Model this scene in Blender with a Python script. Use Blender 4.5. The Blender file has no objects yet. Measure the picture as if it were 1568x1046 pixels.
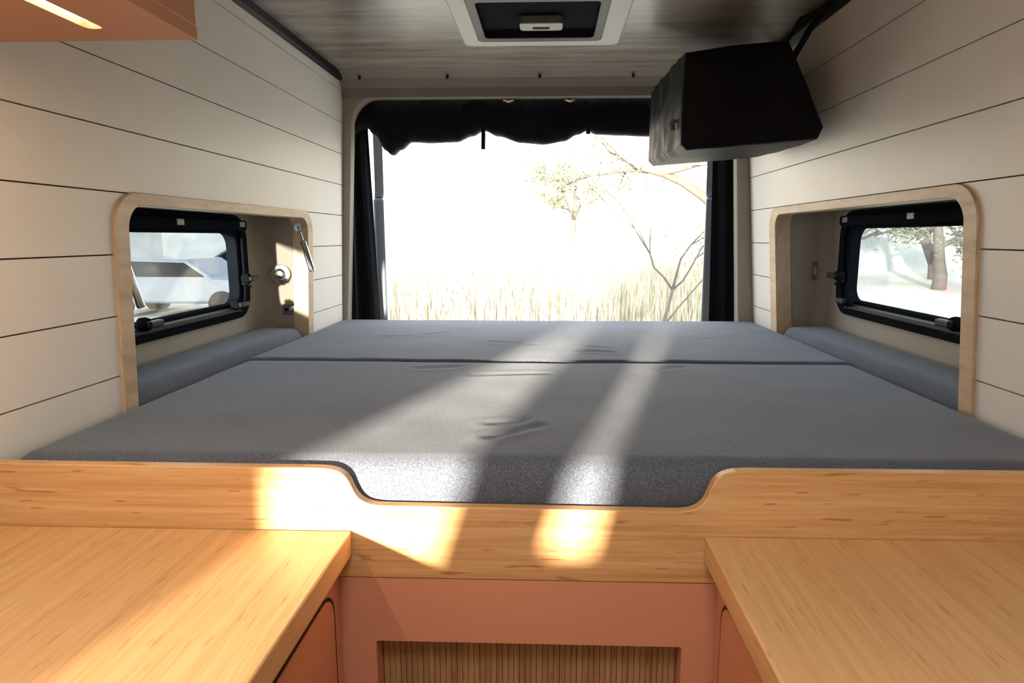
import bpy, bmesh, math, random
from mathutils import Vector, noise, Matrix
random.seed(7)
OZ = 1.353          # eye height: all z below are written relative to it
D = bpy.data; S = bpy.context.scene; COL = bpy.context.collection

# ------------------------------------------------------------ materials
def newmat(name):
    m = D.materials.new(name); m.use_nodes = True
    nt = m.node_tree; b = nt.nodes["Principled BSDF"]
    return m, nt, b
def N(nt, t, **k):
    n = nt.nodes.new(t)
    for a, v in k.items(): setattr(n, a, v)
    return n
def coords(nt, scale):
    tc = N(nt, "ShaderNodeTexCoord"); mp = N(nt, "ShaderNodeMapping")
    mp.inputs["Scale"].default_value = scale
    nt.links.new(tc.outputs["Object"], mp.inputs["Vector"]); return mp.outputs[0]
def ramp(nt, stops):
    r = N(nt, "ShaderNodeValToRGB"); e = r.color_ramp.elements
    while len(e) < len(stops): e.new(0.5)
    for i, (p, c) in enumerate(stops):
        e[i].position = p; e[i].color = (*c, 1)
    return r
def noise_tex(nt, scale, vec_scale=(1, 1, 1), detail=3, rough=.5):
    n = N(nt, "ShaderNodeTexNoise"); n.inputs["Scale"].default_value = scale
    n.inputs["Detail"].default_value = detail; n.inputs["Roughness"].default_value = rough
    nt.links.new(coords(nt, vec_scale), n.inputs["Vector"]); return n
def bump(nt, b, src, strength, dist=.002):
    bp = N(nt, "ShaderNodeBump"); bp.inputs["Strength"].default_value = strength
    bp.inputs["Distance"].default_value = dist
    nt.links.new(src, bp.inputs["Height"]); nt.links.new(bp.outputs[0], b.inputs["Normal"])
def paint(name, col, rough=.5, var=.06, metallic=0, bs=0, bscale=200, spec=.5, vscale=6):
    m, nt, b = newmat(name)
    n = noise_tex(nt, vscale)
    r = ramp(nt, [(.3, tuple(c*(1-var) for c in col)), (.7, tuple(min(1, c*(1+var)) for c in col))])
    nt.links.new(n.outputs[0], r.inputs[0]); nt.links.new(r.outputs[0], b.inputs["Base Color"])
    b.inputs["Roughness"].default_value = rough; b.inputs["Metallic"].default_value = metallic
    b.inputs["Specular IOR Level"].default_value = spec
    if bs:
        n2 = noise_tex(nt, bscale); bump(nt, b, n2.outputs[0], bs)
    return m
def wood(name, along, c_dark, c_mid, c_light, rough=.38, across=70, knots=.8, vec=None):
    m, nt, b = newmat(name)
    sc = [across]*3; sc[along] = 1.6
    if vec: sc = list(vec)
    n1 = noise_tex(nt, 1.0, sc, 2, .6)
    sc2 = [across*3.5]*3; sc2[along] = 9
    if vec: sc2 = [q*3 for q in vec]
    n2 = noise_tex(nt, 1.0, sc2, 2, .6)
    mx = N(nt, "ShaderNodeMath", operation='MULTIPLY_ADD'); mx.inputs[1].default_value = .45
    nt.links.new(n2.outputs[0], mx.inputs[0])
    m2 = N(nt, "ShaderNodeMath", operation='MULTIPLY'); m2.inputs[1].default_value = .62
    nt.links.new(n1.outputs[0], m2.inputs[0]); nt.links.new(m2.outputs[0], mx.inputs[2])
    r = ramp(nt, [(.33, c_dark), (.52, c_mid), (.70, c_light)])
    nt.links.new(mx.outputs[0], r.inputs[0])
    last = r.outputs[0]
    if knots:
        sc3 = [150]*3; sc3[along] = 22
        n3 = noise_tex(nt, 1.0, sc3, 0)
        r3 = ramp(nt, [(.72, (1, 1, 1)), (.80, (.62, .50, .40))])
        nt.links.new(n3.outputs[0], r3.inputs[0])
        mm = N(nt, "ShaderNodeMix", data_type='RGBA', blend_type='MULTIPLY'); mm.inputs[0].default_value = knots
        nt.links.new(last, mm.inputs[6]); nt.links.new(r3.outputs[0], mm.inputs[7]); last = mm.outputs[2]
    nt.links.new(last, b.inputs["Base Color"])
    b.inputs["Roughness"].default_value = rough
    bump(nt, b, n2.outputs[0], .08, .0004)
    return m
M_bamX = wood("bamboo_board_grain", 0, (.45, .23, .085), (.57, .32, .135), (.66, .41, .19), knots=.9)
M_bamY = wood("bamboo_counter_grain", 1, (.49, .265, .105), (.56, .33, .145), (.62, .385, .18), rough=.36, across=80, knots=.5)
M_trim = wood("bamboo_trim_ply", 1, (.38, .25, .14), (.52, .37, .23), (.62, .47, .31), rough=.45, knots=0, vec=(260, 4, 14))
M_slat = wood("bamboo_slats", 2, (.22, .12, .05), (.34, .195, .085), (.42, .26, .12), across=60)
M_ceil = wood("ceiling_panel_wood", 0, (.10, .085, .07), (.20, .172, .145), (.30, .265, .225), rough=.3, across=16, knots=0)
M_ship = paint("shiplap_white_paint", (.71, .67, .61), .42, .02)
M_gap = paint("groove_shadow", (.10, .08, .06), .8)
M_beige = paint("beige_fabric_panel", (.33, .29, .235), .85, .05, bs=.25, bscale=500)
M_head = paint("beige_header_dimmed", (.20, .175, .145), .7, .05, bs=.2, bscale=500)  # darker copy of the beige, the header's dimness put into its colour
M_terra = paint("terracotta_laminate", (.57, .25, .145), .45, .03)
M_terra2 = paint("terracotta_cabinet_laminate", (.50, .24, .12), .45, .03)
M_black = paint("black_plastic", (.010, .011, .013), .4, .1, spec=.12)
M_frame = paint("black_window_rubber", (.009, .011, .014), .8, .1, spec=0)
M_cloth = paint("black_curtain_fabric", (.008, .008, .010), .9, .2, bs=.3, bscale=300, spec=.2)
M_bag = paint("black_nylon", (.006, .006, .008), .55, .3, bs=.2, bscale=14, spec=.12)
M_chrome = paint("brushed_chrome", (.75, .74, .72), .22, .02, metallic=1)
M_white = paint("white_plastic", (.38, .355, .32), .45, .02)
M_grey = paint("dark_grey_screen", (.012, .014, .016), .9, .1, spec=.02)
M_greypl = paint("grey_plastic", (.12, .12, .12), .4, .05)
M_floor = wood("floor_vinyl_wood", 1, (.15, .10, .07), (.25, .18, .12), (.32, .24, .17), across=12, knots=0)
M_door = paint("van_paint_blue_grey", (.24, .28, .33), .3, .03)

def fabric():
    m, nt, b = newmat("grey_wool_upholstery")
    n = noise_tex(nt, 380, (1, 1, 1), 2, .7)
    r = ramp(nt, [(.30, (.052, .062, .082)), (.52, (.090, .105, .136)), (.74, (.150, .17, .205))])
    nt.links.new(n.outputs[0], r.inputs[0])
    n2 = noise_tex(nt, 3.5); r2 = ramp(nt, [(.3, (.9, .9, .9)), (.7, (1.08, 1.08, 1.08))])
    nt.links.new(n2.outputs[0], r2.inputs[0])
    mm = N(nt, "ShaderNodeMix", data_type='RGBA', blend_type='MULTIPLY'); mm.inputs[0].default_value = 1
    nt.links.new(r.outputs[0], mm.inputs[6]); nt.links.new(r2.outputs[0], mm.inputs[7])
    nt.links.new(mm.outputs[2], b.inputs["Base Color"])
    b.inputs["Roughness"].default_value = .9
    b.inputs["Sheen Weight"].default_value = .22; b.inputs["Sheen Roughness"].default_value = .5
    b.inputs["Sheen Tint"].default_value = (.88, .93, 1, 1)
    b.inputs["Specular IOR Level"].default_value = .2
    bump(nt, b, n.outputs[0], .45, .0014)
    return m
M_fab = fabric()
def glassm():
    m = D.materials.new("window_acrylic"); m.use_nodes = True; nt = m.node_tree; nt.nodes.clear()
    o = N(nt, "ShaderNodeOutputMaterial"); t = N(nt, "ShaderNodeBsdfTransparent"); g = N(nt, "ShaderNodeBsdfGlossy")
    t.inputs[0].default_value = (.56, .60, .63, 1); g.inputs["Roughness"].default_value = .05
    x = N(nt, "ShaderNodeMixShader"); x.inputs[0].default_value = .06
    nt.links.new(t.outputs[0], x.inputs[1]); nt.links.new(g.outputs[0], x.inputs[2]); nt.links.new(x.outputs[0], o.inputs[0])
    return m
M_glass = glassm()
def emis(name, col, s):
    m, nt, b = newmat(name); b.inputs["Emission Color"].default_value = (*col, 1); b.inputs["Emission Strength"].default_value = s
    return m
M_led = emis("led_warm", (1, .84, .66), 12)

# ------------------------------------------------------------ geometry helpers
def empty(name):
    e = D.objects.new(name, None); COL.objects.link(e); return e
def mesh_obj(name, vs, fs, mat, parent=None, smooth=False, tf=None):
    if tf: vs = [tf(*v) for v in vs]
    me = D.meshes.new(name); me.from_pydata([(x, y, z+OZ) for x, y, z in vs], [], fs)
    bm = bmesh.new(); bm.from_mesh(me); bmesh.ops.remove_doubles(bm, verts=bm.verts, dist=1e-5)
    bmesh.ops.recalc_face_normals(bm, faces=bm.faces); bm.to_mesh(me); bm.free()
    me.materials.append(mat)
    if smooth:
        for p in me.polygons: p.use_smooth = True
    o = D.objects.new(name, me); COL.objects.link(o)
    if parent: o.parent = parent
    return o
def bevel(o, w, seg=2, ang=40):
    if w:
        m = o.modifiers.new("bevel", "BEVEL"); m.width = w; m.segments = seg; m.limit_method = 'ANGLE'; m.angle_limit = math.radians(ang)
    return o
def boxvf(x0, x1, y0, y1, z0, z1, o=0):
    v = [(x0, y0, z0), (x1, y0, z0), (x1, y1, z0), (x0, y1, z0), (x0, y0, z1), (x1, y0, z1), (x1, y1, z1), (x0, y1, z1)]
    f = [(0, 3, 2, 1), (4, 5, 6, 7), (0, 1, 5, 4), (1, 2, 6, 5), (2, 3, 7, 6), (3, 0, 4, 7)]
    return v, [tuple(i+o for i in q) for q in f]
def box(name, x0, x1, y0, y1, z0, z1, mat, parent=None, bv=0, tf=None, seg=2):
    v, f = boxvf(x0, x1, y0, y1, z0, z1)
    return bevel(mesh_obj(name, v, f, mat, parent, tf=tf), bv, seg)
def boxes(name, lst, mat, parent=None, bv=0, tf=None):
    V, Fc = [], []
    for b in lst:
        v, f = boxvf(*b, o=len(V)); V += v; Fc += f
    return bevel(mesh_obj(name, V, Fc, mat, parent, tf=tf), bv)
def m3(axis, a, p, q):
    return (a, p, q) if axis == 'x' else ((p, a, q) if axis == 'y' else (p, q, a))
def prism(name, pts, axis, a0, a1, mat, parent=None, bv=0, tf=None, smooth=False):
    n = len(pts)
    vs = [m3(axis, a0, *p) for p in pts]+[m3(axis, a1, *p) for p in pts]
    fs = [tuple(range(n)), tuple(range(2*n-1, n-1, -1))]+[(i, (i+1) % n, n+(i+1) % n, n+i) for i in range(n)]
    return bevel(mesh_obj(name, vs, fs, mat, parent, tf=tf, smooth=smooth), bv)
def rrect(p0, p1, q0, q1, r, rb=None, n=8):
    rb = r if rb is None else rb
    out = []
    for cx, cy, a0, rr in ((p1-rb, q0+rb, -90, rb), (p1-r, q1-r, 0, r), (p0+r, q1-r, 90, r), (p0+rb, q0+rb, 180, rb)):
        for i in range(n+1):
            a = math.radians(a0+90*i/n); out.append((cx+rr*math.cos(a), cy+rr*math.sin(a)))
    return out
def ring(name, outer, inner, axis, a0, a1, mat, parent=None, bv=0, tf=None):
    n = len(outer); vs = []
    for a in (a0, a1):
        for L in (outer, inner): vs += [m3(axis, a, *p) for p in L]
    fs = []
    for i in range(n):
        j = (i+1) % n
        fs += [(i, j, n+j, n+i), (2*n+i, 3*n+i, 3*n+j, 2*n+j), (i, 2*n+i, 2*n+j, j), (n+i, n+j, 3*n+j, 3*n+i)]
    return bevel(mesh_obj(name, vs, fs, mat, parent, tf=tf), bv, 2, 50)
def tube(name, pts, rad, mat, parent=None, seg=12):
    pts = [Vector(p) for p in pts]; rad = rad if isinstance(rad, (list, tuple)) else [rad]*len(pts)
    vs, fs = [], []
    for i, p in enumerate(pts):
        d = (pts[min(i+1, len(pts)-1)]-pts[max(i-1, 0)]).normalized()
        u = d.orthogonal().normalized() if i == 0 else (u-d*u.dot(d)).normalized()
        w = d.cross(u)
        for k in range(seg):
            a = 2*math.pi*k/seg; vs.append(tuple(p+(u*math.cos(a)+w*math.sin(a))*rad[i]))
    for i in range(len(pts)-1):
        for k in range(seg):
            k2 = (k+1) % seg; fs.append((i*seg+k, i*seg+k2, (i+1)*seg+k2, (i+1)*seg+k))
    fs.append(tuple(range(seg))[::-1]); b = (len(pts)-1)*seg; fs.append(tuple(range(b, b+seg)))
    if parent == 'raw': return vs, fs
    o = mesh_obj(name, vs, fs, mat, parent, smooth=True)
    m = o.modifiers.new("es", "EDGE_SPLIT"); m.split_angle = math.radians(50)
    return o
def apply_mods(o):
    dg = bpy.context.evaluated_depsgraph_get(); me = D.meshes.new_from_object(o.evaluated_get(dg))
    o.modifiers.clear(); o.data = me
def cushion(name, x0, x1, y0, y1, zt, th, r, nx, ny, mat, hf=None, parent=None, tf=None):
    # soft slab : gridded top with rounded shoulders, side skirts and flat base
    def samples(a, b, n):
        L = [a+r*t for t in (0, .04, .15, .33, .6, 1)]; L2 = [b-r*t for t in (1, .6, .33, .15, .04, 0)]
        m = [a+r+(b-a-2*r)*i/n for i in range(1, n)]
        return L+m+L2
    X = samples(x0, x1, nx); Y = samples(y0, y1, ny); vs = []; fs = []
    for y in Y:
        for x in X:
            dx = min(x-x0, x1-x, r)/r; dy = min(y-y0, y1-y, r)/r
            q = min(1, math.hypot(1-dx, 1-dy)); z = zt-r*(1-math.sqrt(max(0, 1-q*q)))
            if hf: z += hf(x, y)*min(dx, dy)
            vs.append((x, y, z))
    W = len(X); H = len(Y)
    for j in range(H-1):
        for i in range(W-1): fs.append((j*W+i, j*W+i+1, (j+1)*W+i+1, (j+1)*W+i))
    per = [i for i in range(W)]+[j*W+W-1 for j in range(1, H)]+[(H-1)*W+i for i in range(W-2, -1, -1)]+[j*W for j in range(H-2, 0, -1)]
    b = len(vs)
    for k in per: vs.append((vs[k][0], vs[k][1], zt-th))
    n = len(per)
    for k in range(n): fs.append((per[k], b+k, b+(k+1) % n, per[(k+1) % n]))
    fs.append(tuple(range(b, b+n)))
    return mesh_obj(name, vs, fs, mat, parent, smooth=True, tf=tf)

# ------------------------------------------------------------ shell
XL, LL, XR, LR = -.897, .045, .872, -.078
tfL = lambda x, y, z: (x+XL+LL*(z+.353), y, z)
tfR = lambda x, y, z: (x+XR+LR*(z+.353), y, z)
YF, YB = -.62, 2.74
def shiplap(name, tf, s, zs, hole):
    # s: outward direction; face plane at x=0 (local)
    L = []
    e = sorted(zs)
    for a, b in zip(e[:-1], e[1:]):
        L.append((min(0, s*.012), max(0, s*.012), YF, YB, a+.0014, b-.0014))
    o = boxes(name, L, M_ship, bv=0)
    o2 = box(name+"_b", min(s*.0125, s*.03), max(s*.0125, s*.03), YF, YB, -1.353, .76, M_gap)
    cut = prism("cut", hole, 'x', -.2, .2, M_gap)
    for q in (o, o2):
        bm = q.modifiers.new("b", "BOOLEAN"); bm.object = cut; bm.operation = 'DIFFERENCE'; bm.solver = 'EXACT'
        apply_mods(q)
    D.objects.remove(cut)
    bpy.ops.object.select_all(action='DESELECT'); o.select_set(True); o2.select_set(True)
    bpy.context.view_layer.objects.active = o; bpy.ops.object.join()
    for v in o.data.vertices:
        x, y, z = tf(v.co.x, v.co.y, v.co.z-OZ); v.co = (x, y, z+OZ)
    return o
zl = [-1.353]+[.09+.1255*k for k in range(-11, 6)]
zr = [-1.353]+[.108+.1315*k for k in range(-11, 5)]+[.76]
wl = shiplap("wall_left", tfL, -1, zl+[.76], rrect(1.305, 2.35, -.43, .078, .05, .01))
wr = shiplap("wall_right", tfR, 1, zr, rrect(1.325, 2.46, -.43, .09, .05, .01))

floor = box("floor", -1.0, .98, YF-.05, 2.78, -1.383, -1.353, M_floor)
ring("ceiling", rrect(-1.0, .98, YF-.05, 2.66, .001), rrect(-.27, .23, -.25, .25, .04), 'z', .655, .675, M_ceil)
ring("fill_hatch_rim", rrect(-.30, .26, -.28, .28, .04), rrect(-.27, .23, -.25, .25, .04), 'z', .645, .80, M_white, bv=.003)  # added hatch above the camera, lets soft top light in

# added gobo wall behind the camera, slots cut to shape the sun patches
fw = box("sun_gobo_wall", -1.0, .98, YF-.02, YF, -1.353, .76, M_ship)
dy = .945-YF; sx, sz = .235*dy, .096*dy
def slot(pts):
    c = prism("cut", [(x-sx, z+sz) for x, z in pts], 'y', YF-.2, YF+.2, M_gap)
    m = fw.modifiers.new("b", "BOOLEAN"); m.object = c; m.operation = 'DIFFERENCE'; m.solver = 'EXACT'; apply_mods(fw); D.objects.remove(c)
slot([(-.445, -.515), (-.185, -.515), (-.135, -.36), (-.160, -.30), (-.185, -.225), (-.315, -.225), (-.345, -.275), (-.41, -.345), (-.442, -.37)])
slot([(-.005, -.49), (.065, -.49), (.085, -.40), (.093, -.30), (.095, -.22), (.055, -.22), (.050, -.30), (.030, -.37)])

# rear frame (D pillars + header)
def tfrear(x, y, z):
    k = 1-.07*(z+.353)
    return (x*k, y, z)
ring("wall_back", rrect(-1.02, .98, -1.353, .72, .001), rrect(-.872, .805, -1.0, .565, .11, .03), 'y', 2.742, 2.80, M_beige, bv=.012, tf=tfrear)
hd = prism("trim_1", [(2.64, .66), (2.665, .650), (2.70, .632), (2.725, .60), (2.735, .566), (2.741, .566), (2.741, .70), (2.64, .70)], 'x', -.86, .80, M_head, smooth=False)
e = empty("header_screws")
for i, x in enumerate((-.765, -.41, -.04, .33)):
    tube(f"screw_{i}", [(x, 2.688, .634), (x, 2.68, .628)], .006, M_black, e)
# black channel where wall meets ceiling
prism("trim_2", [(-.862, .620), (-.838, .632), (-.838, .6545), (-.862, .6545)], 'y', YF, 2.74, M_black)
prism("trim_3", [(.80, .615), (.775, .632), (.775, .6545), (.80, .6545)], 'y', YF, 2.74, M_black)

# ------------------------------------------------------------ window pods
def pod(s, tf, Xw, lean, Xo, y0, y1, zt, oy0, oy1, iy1, ztr, wy0, wy1, wz0, wz1, idx, wtag):
    pe = empty("window_pod_lining" if idx == 1 else "window_pod_lining.001")
    xa, xb = sorted((Xo, Xo+s*.03))
    # outer panel with window hole
    ring("outer_panel", rrect(y0-.06, y1+.06, -.50, zt+.05, .001), rrect(wy0+.02, wy1-.02, wz0+.02, wz1-.02, .06), 'x', xa, xb, M_beige, pe)
    X0, X1 = sorted((Xw+s*.002, Xo))
    box("end_far", X0, X1, y1, y1+.02, -.45, zt+.02, M_beige, pe)
    box("end_near", X0, X1, y0-.02, y0, -.45, zt+.02, M_beige, pe)
    box("top", X0, X1, y0-.02, y1+.02, zt, zt+.02, M_beige, pe)
    box("shelf", X0, X1, y0-.02, y1+.02, -.45, -.43, M_beige, pe)
    # rounded cove between outer panel and far end
    cove = [(Xo, y1)]+[(Xo-s*.05*(1-math.sin(a)), y1-.05*(1-math.cos(a))) for a in [math.radians(9*i) for i in range(11)]]
    prism("cove", cove, 'z', -.43, zt, M_beige, pe)
    # bamboo surround
    tr = "window_surround_trim" if idx == 1 else "window_surround_trim.001"
    a0, a1 = sorted((-s*.007, s*.05))
    ring(tr, rrect(oy0, oy1, -.42, ztr, .075, .01, 12), rrect(oy0+.044, iy1, -.40, ztr-.026, .052, .01, 12), 'x', a0, a1, M_trim, bv=.002, tf=tf)
    # window
    we = empty(f"window_{idx}")
    f0, f1 = sorted((Xo-s*.022, Xo+s*.01))
    ring("frame_outer", rrect(wy0, wy1, wz0, wz1, .08), rrect(wy0+.034, wy1-.034, wz0+.034, wz1-.034, .055), 'x', f0, f1, M_frame, we, bv=.004)
    f0, f1 = sorted((Xo-s*.010, Xo+s*.028))
    ring("frame_inner", rrect(wy0+.024, wy1-.024, wz0+.024, wz1-.024, .06), rrect(wy0+.055, wy1-.055, wz0+.050, wz1-.060, .045), 'x', f0, f1, M_frame, we, bv=.004)
    g0, g1 = sorted((Xo+s*.022, Xo+s*.027))
    prism("pane", rrect(wy0+.03, wy1-.03, wz0+.03, wz1-.03, .05), 'x', g0, g1, M_glass, we)
    c0, c1 = sorted((Xo-s*.050, Xo-s*.020))
    box("blind_cassette", c0, c1, wy0+.03, wy1-.05, wz1-.050, wz1-.018, M_frame, we, .006)
    for k, t in enumerate((.12, .5, .9)):
        yy = wy0+(wy1-wy0)*t
        p0, p1 = sorted((Xo-s*.053, Xo-s*.049))
        box(f"clip_{k}", p0, p1, yy-.018, yy+.018, wz1-.040, wz1-.022, M_greypl, we, .002)
    b0, b1 = sorted((Xo-s*.030, Xo-s*.008))
    box("sill_bar", b0, b1, wy0+.07, wy1-.09, wz0+.022, wz0+.040, M_black, we, .004)
    for k, yy in enumerate((wy1-.13, wy1-.045, wy0+.28)):
        zz = wz0+.05 if k != 1 else wz0+.13
        tube(f"latch_knob_{k}", [(Xo-s*.02, yy, zz), (Xo-s*.035, yy, zz), (Xo-s*.045, yy, zz+.002)], [.017, .019, .015], M_frame, we, 16)
        h0, h1 = sorted((Xo-s*.058, Xo-s*.040))
        box(f"latch_handle_{k}", h0, h1, yy-.012, yy+.045, zz-.009, zz+.009, M_black, we, .004)
        tube(f"stay_{k}", [(Xo-s*.02, yy, zz-.015), (Xo-s*.018, yy+.05, zz-.03)], .007, M_black, we, 8)
    # little cushion
    x0, x1 = sorted((Xw+s*.002, Xo-s*.004))
    hf = lambda x, y: .010+.008*abs(x-Xw)/.15+.004*noise.noise(Vector((x*9, y*6, 3)))
    cushion("window_pod_cushion" if idx == 1 else "window_pod_cushion.001", x0, x1, y0+.005, y1-.052, -.338, .09, .022, 10, 60, M_fab, hf)
pod(-1, tfL, XL, LL, -1.06, 1.22, 2.335, .085, 1.28, 2.375, 2.325, .093, 1.30, 2.195, -.27, .072, 1, 'l')
pod(1, tfR, XR, LR, 1.035, 1.24, 2.445, .10, 1.30, 2.50, 2.435, .107, 1.32, 2.30, -.262, .088, 2, 'r')

# reading lamps and socket on the left side
e = empty("reading_lamp")
tube("mount", [(-.905, 2.334, .035), (-.905, 2.312, .035)], .014, M_chrome, e, 16)
tube("arm", [(-.905, 2.313, .035), (-.895, 2.29, .03), (-.878, 2.275, .0), (-.872, 2.27, -.02)], .0035, M_chrome, e, 8)
tube("head", [(-.874, 2.272, -.015), (-.872, 2.27, -.02), (-.838, 2.25, -.115), (-.836, 2.249, -.12)], [.008, .011, .011, .009], M_chrome, e, 16)
e = empty("reading_lamp.001")
tube("mount", [(-.95, 1.221, .0), (-.95, 1.235, .0)], .014, M_chrome, e, 16)
tube("arm", [(-.95, 1.235, .0), (-.955, 1.30, .0), (-.955, 1.38, -.02), (-.95, 1.41, -.05)], .0035, M_chrome, e, 8)
tube("head", [(-.951, 1.405, -.045), (-.95, 1.41, -.05), (-.935, 1.43, -.155), (-.934, 1.431, -.16)], [.007, .010, .010, .008], M_chrome, e, 16)
e = empty("wall_socket")
tube("rim", [(-.985, 2.334, -.135), (-.985, 2.326, -.135), (-.985, 2.324, -.135)], [.036, .036, .030], M_chrome, e, 28)
tube("cap", [(-.985, 2.326, -.135), (-.985, 2.316, -.135), (-.985, 2.312, -.135)], [.022, .020, .014], M_chrome, e, 24)
e = empty("usb_socket")
box("plate", -.985, -.93, 2.328, 2.334, -.285, -.245, M_greypl, e, .003)
boxes("ports", [(-.978, -.964, 2.3265, 2.329, -.271, -.259), (-.951, -.937, 2.3265, 2.329, -.271, -.259)], M_black, e)
e = empty("light_switch")
box("plate", .985, 1.0, 2.436, 2.444, -.16, -.09, M_greypl, e, .002)
box("rocker", .988, .997, 2.431, 2.437, -.14, -.11, M_white, e, .001)

# ------------------------------------------------------------ bed
creases = [(-.10, 1.10, -.02, 1.17, .006, .012), (-.07, 1.13, -.045, 1.22, .004, .012), (-.11, 1.19, -.05, 1.20, .003, .012),
           (.10, 1.98, .20, 1.95, .006, .012), (.13, 2.05, .2, 2.02, .004, .012), (-.35, 1.70, -.25, 1.73, .004, .015), (-.2, 2.15, -.05, 2.10, .004, .015),
           (-.45, 2.3, -.38, 2.36, .004, .015), (.3, 1.70, .36, 1.74, .004, .012), (.5, 2.2, .56, 2.25, .003, .012), (-.6, 2.25, -.5, 2.27, .004, .012), (-.2, 1.62, .0, 1.65, .003, .014)]
def bedh(x, y):
    h = .0034*noise.noise(Vector((x*2.5, y*2.5, 0)))+.0018*noise.noise(Vector((x*9, y*7, 5)))
    for a, b, c, d, dep, w in creases:
        dep *= .5
        px, py = x-a, y-b; vx, vy = c-a, d-b; L = vx*vx+vy*vy; t = max(0, min(1, (px*vx+py*vy)/L))
        q = math.hypot(px-vx*t, py-vy*t)
        h += -dep*math.exp(-(q/w)**2)+dep*.6*math.exp(-((q-2.2*w)/w)**2)
    return h
cushion("bed_mattress", XL+.004, XR-.004, .969, 1.822, -.353, .12, .036, 150, 90, M_fab, bedh)
cushion("bed_mattress.001", XL+.004, XR-.004, 1.826, 2.738, -.353, .12, .016, 150, 90, M_fab, bedh)
e = empty("bed_platform")
box("deck", XL+.01, XR-.01, .966, 2.74, -.492, -.4735, M_bamX, e)
boxes("legs", [(x, x+.04, y, y+.04, -1.353, -.492) for x in (-.86, .80) for y in (1.1, 2.6)], M_bamX, e)

# notched bamboo front board
def scurve(xa, za, xb, zb, n=18):
    out = []
    for i in range(n+1):
        t = i/n; u = 2*t-1
        x = .5+.5*(.35*u+.65*u**3)       # steep in the middle
        s = t*t*(3-2*t)
        out.append((xa+(xb-xa)*x, za+(zb-za)*s))
    return out
pts = [(XL+.004, -.54), (XR-.004, -.54), (XR-.004, -.3525), (.310, -.3535)]+scurve(.300, -.354, .200, -.421)+scurve(-.256, -.418, -.360, -.357)+[(XL+.004, -.3555)]
prism("bed_front_board", pts, 'y', .945, .9635, M_bamX, bv=.0018)

# ------------------------------------------------------------ lower front panel with tambour locker
e = empty("under_bed_locker")
ring("panel", rrect(-.40, .34, -1.353, -.541, .001), rrect(-.279, .217, -1.20, -.652, .003), 'y', .9465, .964, M_terra, e)
sl = []
x = -.279
while x < .215:
    sl.append((x+.0003, min(x+.0094, .2165), .986, .9925+random.random()*.0005, -1.2, -.650)); x += .0097
boxes("tambour_slats", sl, M_slat, e, .0008)
box("tambour_back", -.29, .23, .9926, .998, -1.22, -.63, M_slat, e)
boxes("locker_lining", [(-.30, -.280, .9645, .9925, -1.22, -.63), (.218, .238, .9645, .9925, -1.22, -.63), (-.30, .238, .9645, .9925, -.6515, -.63)], M_terra, e)

# ------------------------------------------------------------ counters
def counter(s, xe, xw, suf):
    e = empty("kitchen_cabinet"+suf)
    x0, x1 = sorted((xe, xw))
    box("countertop", x0, x1, -.42, .9435, -.50, -.46, M_bamY, e, .0025)
    xf = xe+s*.024
    c0, c1 = sorted((xf, xw))
    box("carcass", c0, c1, -.40, .9435, -1.30, -.5005, M_terra, e)
    k0, k1 = sorted((xf-s*.0004, xf-s*.0012))
    prism("door_reveal", rrect(.33, .915, -1.20, -.538, .045), 'x', k0, k1, M_black, e)
    prism("door_reveal_b", rrect(-.30, .318, -1.20, -.538, .045), 'x', k0, k1, M_black, e)
    d0, d1 = sorted((xf-s*.0014, xf-s*.003))
    prism("door", rrect(.334, .906, -1.196, -.542, .040), 'x', d0, d1, M_terra, e)
    prism("door_b", rrect(-.296, .312, -1.196, -.542, .040), 'x', d0, d1, M_terra, e)
    t0, t1 = sorted((xf+s*.05, xw))
    box("plinth", t0, t1, -.38, .93, -1.353, -1.30, M_black, e)
counter(-1, -.311, XL+.002, "")
counter(1, .245, XR-.002, ".001")

# ------------------------------------------------------------ overhead cabinet
e = empty("overhead_cabinet")
ring("underside", rrect(-.868, -.527, -.35, 1.0, .001), rrect(-.655, -.630, -.30, .945, .010), 'z', .291, .309, M_terra2, e)
box("body", -.862, -.527, -.35, 1.0, .309, .62, M_terra2, e, .002)
box("led_strip", -.651, -.634, -.29, .938, .300, .3085, M_led, e)
box("led_channel", -.656, -.629, -.30, .946, .3085, .3092, M_white, e)

# ------------------------------------------------------------ roof fan
e = empty("roof_fan")
ring("flange", rrect(-.284, .226, 1.765, 2.272, .03), rrect(-.228, .160, 1.82, 2.20, .02), 'z', .630, .654, M_white, e, .004)
ring("bezel", rrect(-.232, .164, 1.815, 2.204, .02), rrect(-.205, .137, 1.85, 2.165, .015), 'z', .624, .652, M_black, e, .003)
box("screen", -.21, .142, 1.845, 2.17, .645, .650, M_grey, e)
boxes("screen_ribs", [(-.205, .137, 2.150, 2.156, .641, .645)], M_black, e)
ring("handle", rrect(-.092, .038, 2.015, 2.085, .012), rrect(-.052, -.002, 2.052, 2.070, .006), 'z', .622, .645, M_greypl, e, .003)

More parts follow.
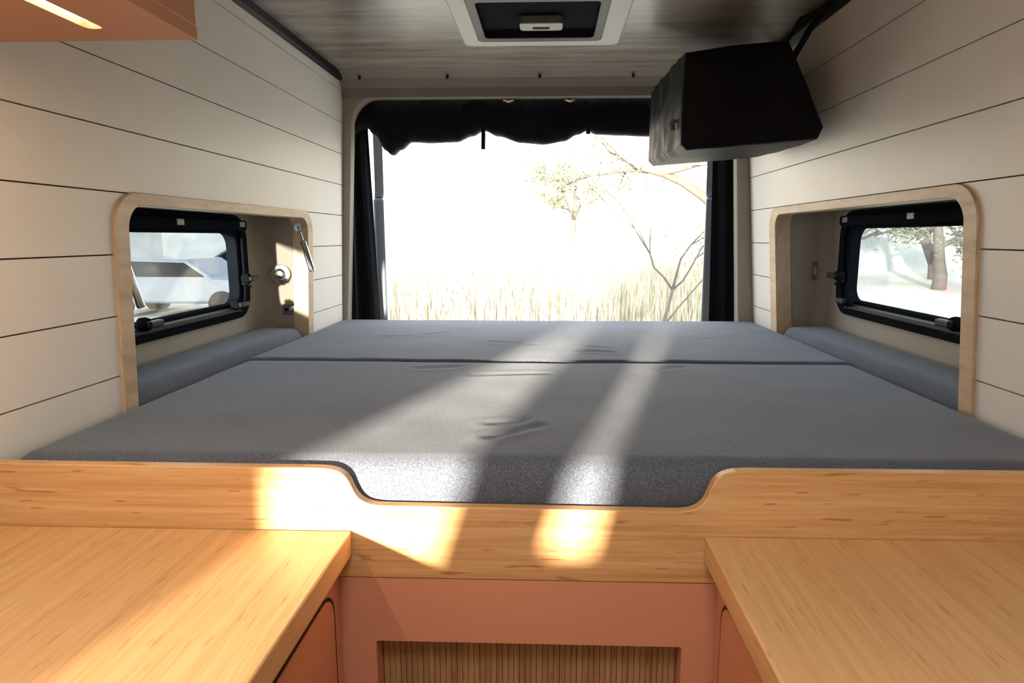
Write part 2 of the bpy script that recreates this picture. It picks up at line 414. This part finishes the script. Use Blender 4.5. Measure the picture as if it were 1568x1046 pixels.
# ------------------------------------------------------------ hanging bag
def bagmesh():
    e = empty("storage_bag")
    prof = [(.376, .505), (.50, .523), (.655, .535), (.71, .43), (.768, .305), (.755, .272), (.58, .258), (.39, .243), (.372, .26), (.372, .38)]
    P = []
    for i in range(len(prof)):
        a, b = prof[i], prof[(i+1) % len(prof)]
        for k in range(6): P.append((a[0]+(b[0]-a[0])*k/6, a[1]+(b[1]-a[1])*k/6))
    n = len(P); cxx = sum(p[0] for p in P)/n; czz = sum(p[1] for p in P)/n
    ny = 48; fs = []; vs = []
    caps = [(.25, .024), (.5, .023), (.75, .021), (.90, .016), (.96, .010), (.99, .004)]
    rowsdef = [(1.9-d, s) for s, d in caps]+[(1.9+.6*j/ny, 1) for j in range(ny+1)]+[(2.5+d, s) for s, d in reversed(caps)]
    for y, sc in rowsdef:
        t = max(0, min(1, (y-1.9)/.6))
        for p in P:
            x = cxx+(p[0]-cxx)*sc; z = czz+(p[1]-czz)*sc+.02*t
            bul = .012*math.sin(math.pi*t)
            x += (p[0]-cxx)*bul*2; z += (p[1]-czz)*bul*3
            nn = noise.noise(Vector((x*13, y*9, z*13)))*.007
            yy = y+nn
            # wrinkles of the soft aisle side
            w = (abs(noise.noise(Vector((3, y*9+z*5, z*9))))-.2)*.024*math.sin(math.pi*t)
            x += w*(1 if p[0] < .40 else .2)
            vs.append((x, yy, z+nn*.3))
    R = len(rowsdef)
    for j in range(R-1):
        for i in range(n): fs.append((j*n+i, j*n+(i+1) % n, (j+1)*n+(i+1) % n, (j+1)*n+i))
    fs.append(tuple(range(n))); fs.append(tuple(range((R-1)*n, R*n)))
    mesh_obj("body", vs, fs, M_bag, e, smooth=True)
    for k, y in enumerate((2.0, 2.4)):
        tube(f"strap_{k}", [(.70, y, .50), (.755, y, .60), (.785, y, .635)], .009, M_cloth, e, 8)
    tube("bracket", [(.66, 1.93, .535), (.70, 1.935, .60), (.78, 1.94, .64)], .006, M_black, e, 8)
    tube("toggle", [(.368, 1.98, .34), (.360, 1.98, .33), (.362, 1.98, .31)], .008, M_greypl, e, 8)
bagmesh()

# ------------------------------------------------------------ curtains
def interp(L, x):
    if x <= L[0][0]: return L[0][1]
    for (a, b), (c, d) in zip(L[:-1], L[1:]):
        if x <= c:
            t = (x-a)/(c-a); t = t*t*(3-2*t); return b+(d-b)*t
    return L[-1][1]
e = empty("rear_curtain")
bot = [(-.84, .43), (-.78, .46), (-.745, .43), (-.70, .365), (-.675, .347), (-.64, .37), (-.59, .402), (-.5, .398), (-.4, .402), (-.33, .425), (-.28, .447), (-.22, .425), (-.12, .397), (-.03, .390), (.06, .402), (.12, .430), (.16, .445), (.2, .430), (.3, .425), (.45, .42), (.78, .40)]
nx = 220; prof = 16; vs = []; fs = []
for i in range(nx+1):
    x = -.84+1.62*i/nx; zb = interp(bot, x); zt = .60
    fold = noise.noise(Vector((x*22, 1.3, 0)))*.010
    for j in range(prof+1):
        t = j/prof; z = zt+(zb-zt)*math.sin(min(1, t*1.0)*math.pi/2)
        y = 2.835-(.018+.03*math.sin(math.pi*min(1, t))**.8)+fold*t+noise.noise(Vector((x*30, z*18, 2)))*.006
        vs.append((x, y, z+noise.noise(Vector((x*25, 7, z*10)))*.003))
    for j in range(1, prof):
        t = 1-j/prof; z = zt+(zb-zt)*math.sin(t*math.pi/2)
        vs.append((x, 2.85+.01*math.sin(math.pi*t)+fold*t, z))
P = 2*prof
for i in range(nx):
    for j in range(P): fs.append((i*P+j, i*P+(j+1) % P, (i+1)*P+(j+1) % P, (i+1)*P+j))
mesh_obj("rolled_valance", vs, fs, M_cloth, e, smooth=True)
def side(nm, xa_t, xb_t, xa_b, xb_b):
    vs = []; fs = []; nx, nz = 40, 40
    for k in range(2):
        for i in range(nx+1):
            for j in range(nz+1):
                t = j/nz; z = .58-1.5*t; u = i/nx
                tt = min(1, (.58-z)/.93)
                x = (xa_t+(xa_b-xa_t)*tt)*(1-u)+(xb_t+(xb_b-xb_t)*tt)*u
                y = 2.83+.018*math.sin(u*14+math.sin(z*3)*.6)*(.4+.6*t)+k*.004
                vs.append((x, y, z))
    A = (nx+1)*(nz+1)
    for k in range(2):
        for i in range(nx):
            for j in range(nz):
                q = k*A+i*(nz+1)+j; fs.append((q, q+1, q+nz+2, q+nz+1))
    mesh_obj(nm, vs, fs, M_cloth, e, smooth=True)
side("drape_near_hinge", -.86, -.785, -.90, -.760)
side("drape_far_hinge", .690, .80, .706, .85)
for k, (x, z0, z1, r) in enumerate(((-.28, .48, .365, .009), (.16, .47, .425, .009), (-.60, .44, .395, .007))):
    tube(f"tie_{k}", [(x, 2.79, z0), (x+.002, 2.785, (z0+z1)/2), (x, 2.79, z1)], r, M_cloth, e, 8)
for k, x in enumerate((-.172, .082)):
    tube(f"snap_{k}", [(x-.018, 2.775, .560), (x, 2.77, .553), (x+.02, 2.775, .560)], .006, M_chrome, e, 10)

# ------------------------------------------------------------ open rear doors
def rdoor(suf, s, xh, xe, ye):
    e = empty("rear_door"+suf)
    y0 = 2.88
    def tf(x, y, z):   # x: thickness, y:0..1 along door
        return (xh+(xe-xh)*y+x*s, y0+(ye-y0)*y, z)
    box("lower_panel", 0, .05, 0, 1, -1.2, .17, M_door, e, .01, tf=tf)
    ring("window_frame", rrect(0, 1, .17, .72, .05), rrect(.12, .88, .22, .64, .06), 'x', 0, .04, M_door, e, tf=tf)
rdoor("", -1, -.732, -1.02, 3.62)
rdoor(".001", 1, .682, .96, 3.62)

# ------------------------------------------------------------ exterior
GZ = -1.95
M_ground = paint("dry_ground", (.50, .47, .40), .95, .15, vscale=.6)
M_reed = paint("dry_reeds", (.42, .385, .28), .9, .45, vscale=3)
M_leaf = paint("olive_leaves", (.155, .165, .095), .8, .35, vscale=2)
M_bark = paint("pale_bark", (.095, .08, .065), .9, .2, vscale=4)
M_house = paint("pale_stucco", (.45, .44, .42), .9, .05)
M_car = paint("silver_car_paint", (.09, .105, .13), .3, .03)
M_red = paint("tail_light_red", (.6, .03, .03), .3)
def gz(x, y): return GZ+max(0, y-16)*.07+max(0, y-26)*.42
vs = []; fs = []; n = 80
for j in range(n+1):
    for i in range(n+1):
        x = -60+120*i/n; y = -15+90*j/n
        z = gz(x, y)+(.12*noise.noise(Vector((x*.2, y*.2, 0))) if y < 26 else 2.2*noise.noise(Vector((x*.12, y*.12, 3))))
        vs.append((x, y, z if y > 4 else GZ))
for j in range(n):
    for i in range(n): fs.append((j*(n+1)+i, j*(n+1)+i+1, (j+1)*(n+1)+i+1, (j+1)*(n+1)+i))
mesh_obj("ground", vs, fs, M_ground, smooth=True)
# reeds: one mesh
vs = []; fs = []
for k in range(12000):
    y = random.uniform(11.9, 20); x = random.uniform(max(-.42*y, -6.0), .42*y)
    cl = noise.noise(Vector((x*.7, y*.5, 9)))
    h = random.uniform(.9, 1.9)*(1+.5*cl)
    if random.random() < .05: h *= 1.3
    w = random.uniform(.006, .016); lean = random.gauss(0, .12); ly = random.gauss(0, .1); b = gz(x, y)-.05
    a = random.uniform(0, math.pi); cx_, cy_ = math.cos(a)*w, math.sin(a)*w
    o = len(vs)
    vs += [(x-cx_, y-cy_, b), (x+cx_, y+cy_, b), (x+lean*h*.4+cx_*.7, y+ly*h*.4+cy_*.7, b+h*.6), (x+lean*h*.4-cx_*.7, y+ly*h*.4-cy_*.7, b+h*.6), (x+lean*h, y+ly*h, b+h)]
    fs += [(o, o+1, o+2, o+3), (o+3, o+2, o+4)]
me = D.meshes.new("reeds"); me.from_pydata([(x, y, z+OZ) for x, y, z in vs], [], fs); me.materials.append(M_reed)
o = D.objects.new("dry_reed_bed", me); COL.objects.link(o)

def tree(name, base, height, spread, rad, nleaf, leafsize, seed, drop=0, depth=4, dirv=(0, 0, 1), scat=.12):
    rnd = random.Random(seed); V = []; Fc = []; tips = []
    def grow(p, d, L, r, lv):
        pts = [p]; q = p.copy(); dd = d.copy()
        for i in range(5):
            dd = (dd+Vector((rnd.gauss(0, .16), rnd.gauss(0, .16), rnd.gauss(0, .10)-drop*.05*lv))).normalized()
            q = q+dd*L/5; pts.append(q.copy())
        rr = [r*(1-.09*i) for i in range(6)]
        v, f = tube("", pts, rr, None, 'raw', 6)
        o = len(V); V.extend(v); Fc.extend([tuple(i+o for i in t) for t in f])
        if lv <= 1: tips.extend(pts[1:])
        if lv > 0:
            for k in range(rnd.randint(2, 4)):
                pp = pts[rnd.randint(2, 5)]
                nd = (dd+Vector((rnd.gauss(0, spread), rnd.gauss(0, spread), rnd.gauss(.1, spread*.6)))).normalized()
                grow(pp, nd, L*rnd.uniform(.55, .8), r*.52, lv-1)
    grow(Vector(base), Vector(dirv).normalized(), height*.42, rad, depth)
    e = empty(name)
    mesh_obj("branches", V, Fc, M_bark, e, smooth=True)
    lv = []; lf = []
    for k in range(nleaf):
        p = rnd.choice(tips)+Vector((rnd.gauss(0, scat), rnd.gauss(0, scat), rnd.gauss(0, scat)))
        a = Vector((rnd.gauss(0, 1), rnd.gauss(0, 1), rnd.gauss(0, 1))).normalized(); b = a.orthogonal().normalized()
        s = leafsize*rnd.uniform(.6, 1.3); o = len(lv)
        lv += [tuple(p-a*s), tuple(p+b*s*.4), tuple(p+a*s), tuple(p-b*s*.4)]; lf.append((o, o+1, o+2, o+3))
    me = D.meshes.new("foliage"); me.from_pydata([(x, y, z+OZ) for x, y, z in lv], [], lf); me.materials.append(M_leaf)
    q = D.objects.new("foliage", me); COL.objects.link(q); q.parent = e
tree("bare_tree", (1.65, 9.4, GZ), 3.6, .55, .035, 4500, .03, 4, scat=.16)
tree("bare_tree.001", (4.2, 9.2, GZ), 6.5, .6, .15, 1500, .045, 11, drop=.4, dirv=(-.30, 0, 1))
tree("bare_tree.002", (-6.9, 9.8, GZ), 4.2, .5, .09, 1800, .05, 5)
tree("bare_tree.004", (1.0, 28.0, gz(0, 28)), 6, .6, .12, 2500, .08, 21)
tree("bare_tree.006", (7.0, 27.0, gz(0, 27)), 7, .6, .14, 4000, .08, 41)
tree("bare_tree.007", (12.2, 20.5, gz(0, 20)), 5.5, .6, .22, 9000, .09, 52, scat=.25)
tree("bare_tree.008", (13.8, 23.5, gz(0, 23)), 6, .6, .22, 9000, .09, 58, scat=.25)

# house with gable roof, left side
e = empty("house")
box("walls", -19, -13.4, 19, 22, GZ, GZ+2.6, M_house, e)
prism("roof", [(-19.4, GZ+2.6), (-13.0, GZ+2.6), (-16.2, GZ+4.2)], 'y', 18.6, 22.4, M_bark, e)
boxes("windows", [(-17.6, -16.4, 18.97, 19.05, GZ+1, GZ+2), (-14.9, -13.9, 18.97, 19.05, GZ+1, GZ+2)], M_greypl, e)
# parked car
def car(suf, CX, CY, mat):
    e = empty("parked_car"+suf)
    side_p = [(-2.1, .35), (2.1, .35), (2.15, .75), (1.9, .95), (1.1, 1.0), (.5, 1.42), (-.9, 1.45), (-1.7, 1.0), (-2.1, .92)]
    prism("body", [(x+CX, z+GZ) for x, z in side_p], 'y', CY, CY+1.7, mat, e, .06)
    prism("side_glass", [(x+CX, z+GZ) for x, z in [(-1.45, 1.0), (.9, 1.0), (.42, 1.34), (-.85, 1.37)]], 'y', CY-.03, CY+.05, M_grey, e)
    for k, (x, y) in enumerate(((-1.3, .05), (1.3, .05), (-1.3, 1.6), (1.3, 1.6))):
        tube(f"wheel_{k}", [(x+CX, y+CY-.1, GZ+.33), (x+CX, y+CY+.1, GZ+.33)], .33, M_black, e, 24)
    box("tail_light", CX+2.0, CX+2.14, CY-.02, CY+.3, GZ+.66, GZ+.82, M_red, e, .02)
car("", -9.2, 15.2, M_car)
car(".001", -11.6, 24.5, M_car)

# ------------------------------------------------------------ light
w = D.worlds.new("World"); S.world = w; w.use_nodes = True
bg = w.node_tree.nodes["Background"]; bg.inputs[0].default_value = (.88, .945, 1, 1); bg.inputs[1].default_value = 6.4
sd = D.lights.new("sun", "SUN"); sd.energy = 34; sd.color = (1, .86, .68); sd.angle = math.radians(2.2)
so = D.objects.new("sun", sd); COL.objects.link(so); so.rotation_euler = Vector((.235, 1, -.096)).to_track_quat('-Z', 'Y').to_euler(); so.location = (0, -5, 6)
def area(name, loc, rot, sx_, sy_, power, col):
    l = D.lights.new(name, "AREA"); l.shape = 'RECTANGLE'; l.size = sx_; l.size_y = sy_; l.energy = power; l.color = col
    o = D.objects.new(name, l); COL.objects.link(o); o.location = (loc[0], loc[1], loc[2]+OZ); o.rotation_euler = rot; return o
area("led_strip_light", (-.642, .32, .287), (0, 0, 0), .015, 1.2, 4, (1, .74, .48))
area("overhead_fill", (-.02, 0, .79), (0, 0, 0), .44, .44, 11, (1, .91, .80))  # added fill lamp inside the hatch to brighten counters and board

# ------------------------------------------------------------ camera
cd = D.cameras.new("camera"); cd.sensor_width = 36; cd.lens = 36*980/1568; cd.shift_x = -22/1568; cd.clip_start = .02
co = D.objects.new("camera", cd); COL.objects.link(co); co.location = (0, 0, OZ)
co.rotation_euler = (math.radians(90-9.27), 0, math.radians(2.0))
S.camera = co
S.view_settings.view_transform = 'Standard'
S.view_settings.look = 'None'
S.view_settings.exposure = 0
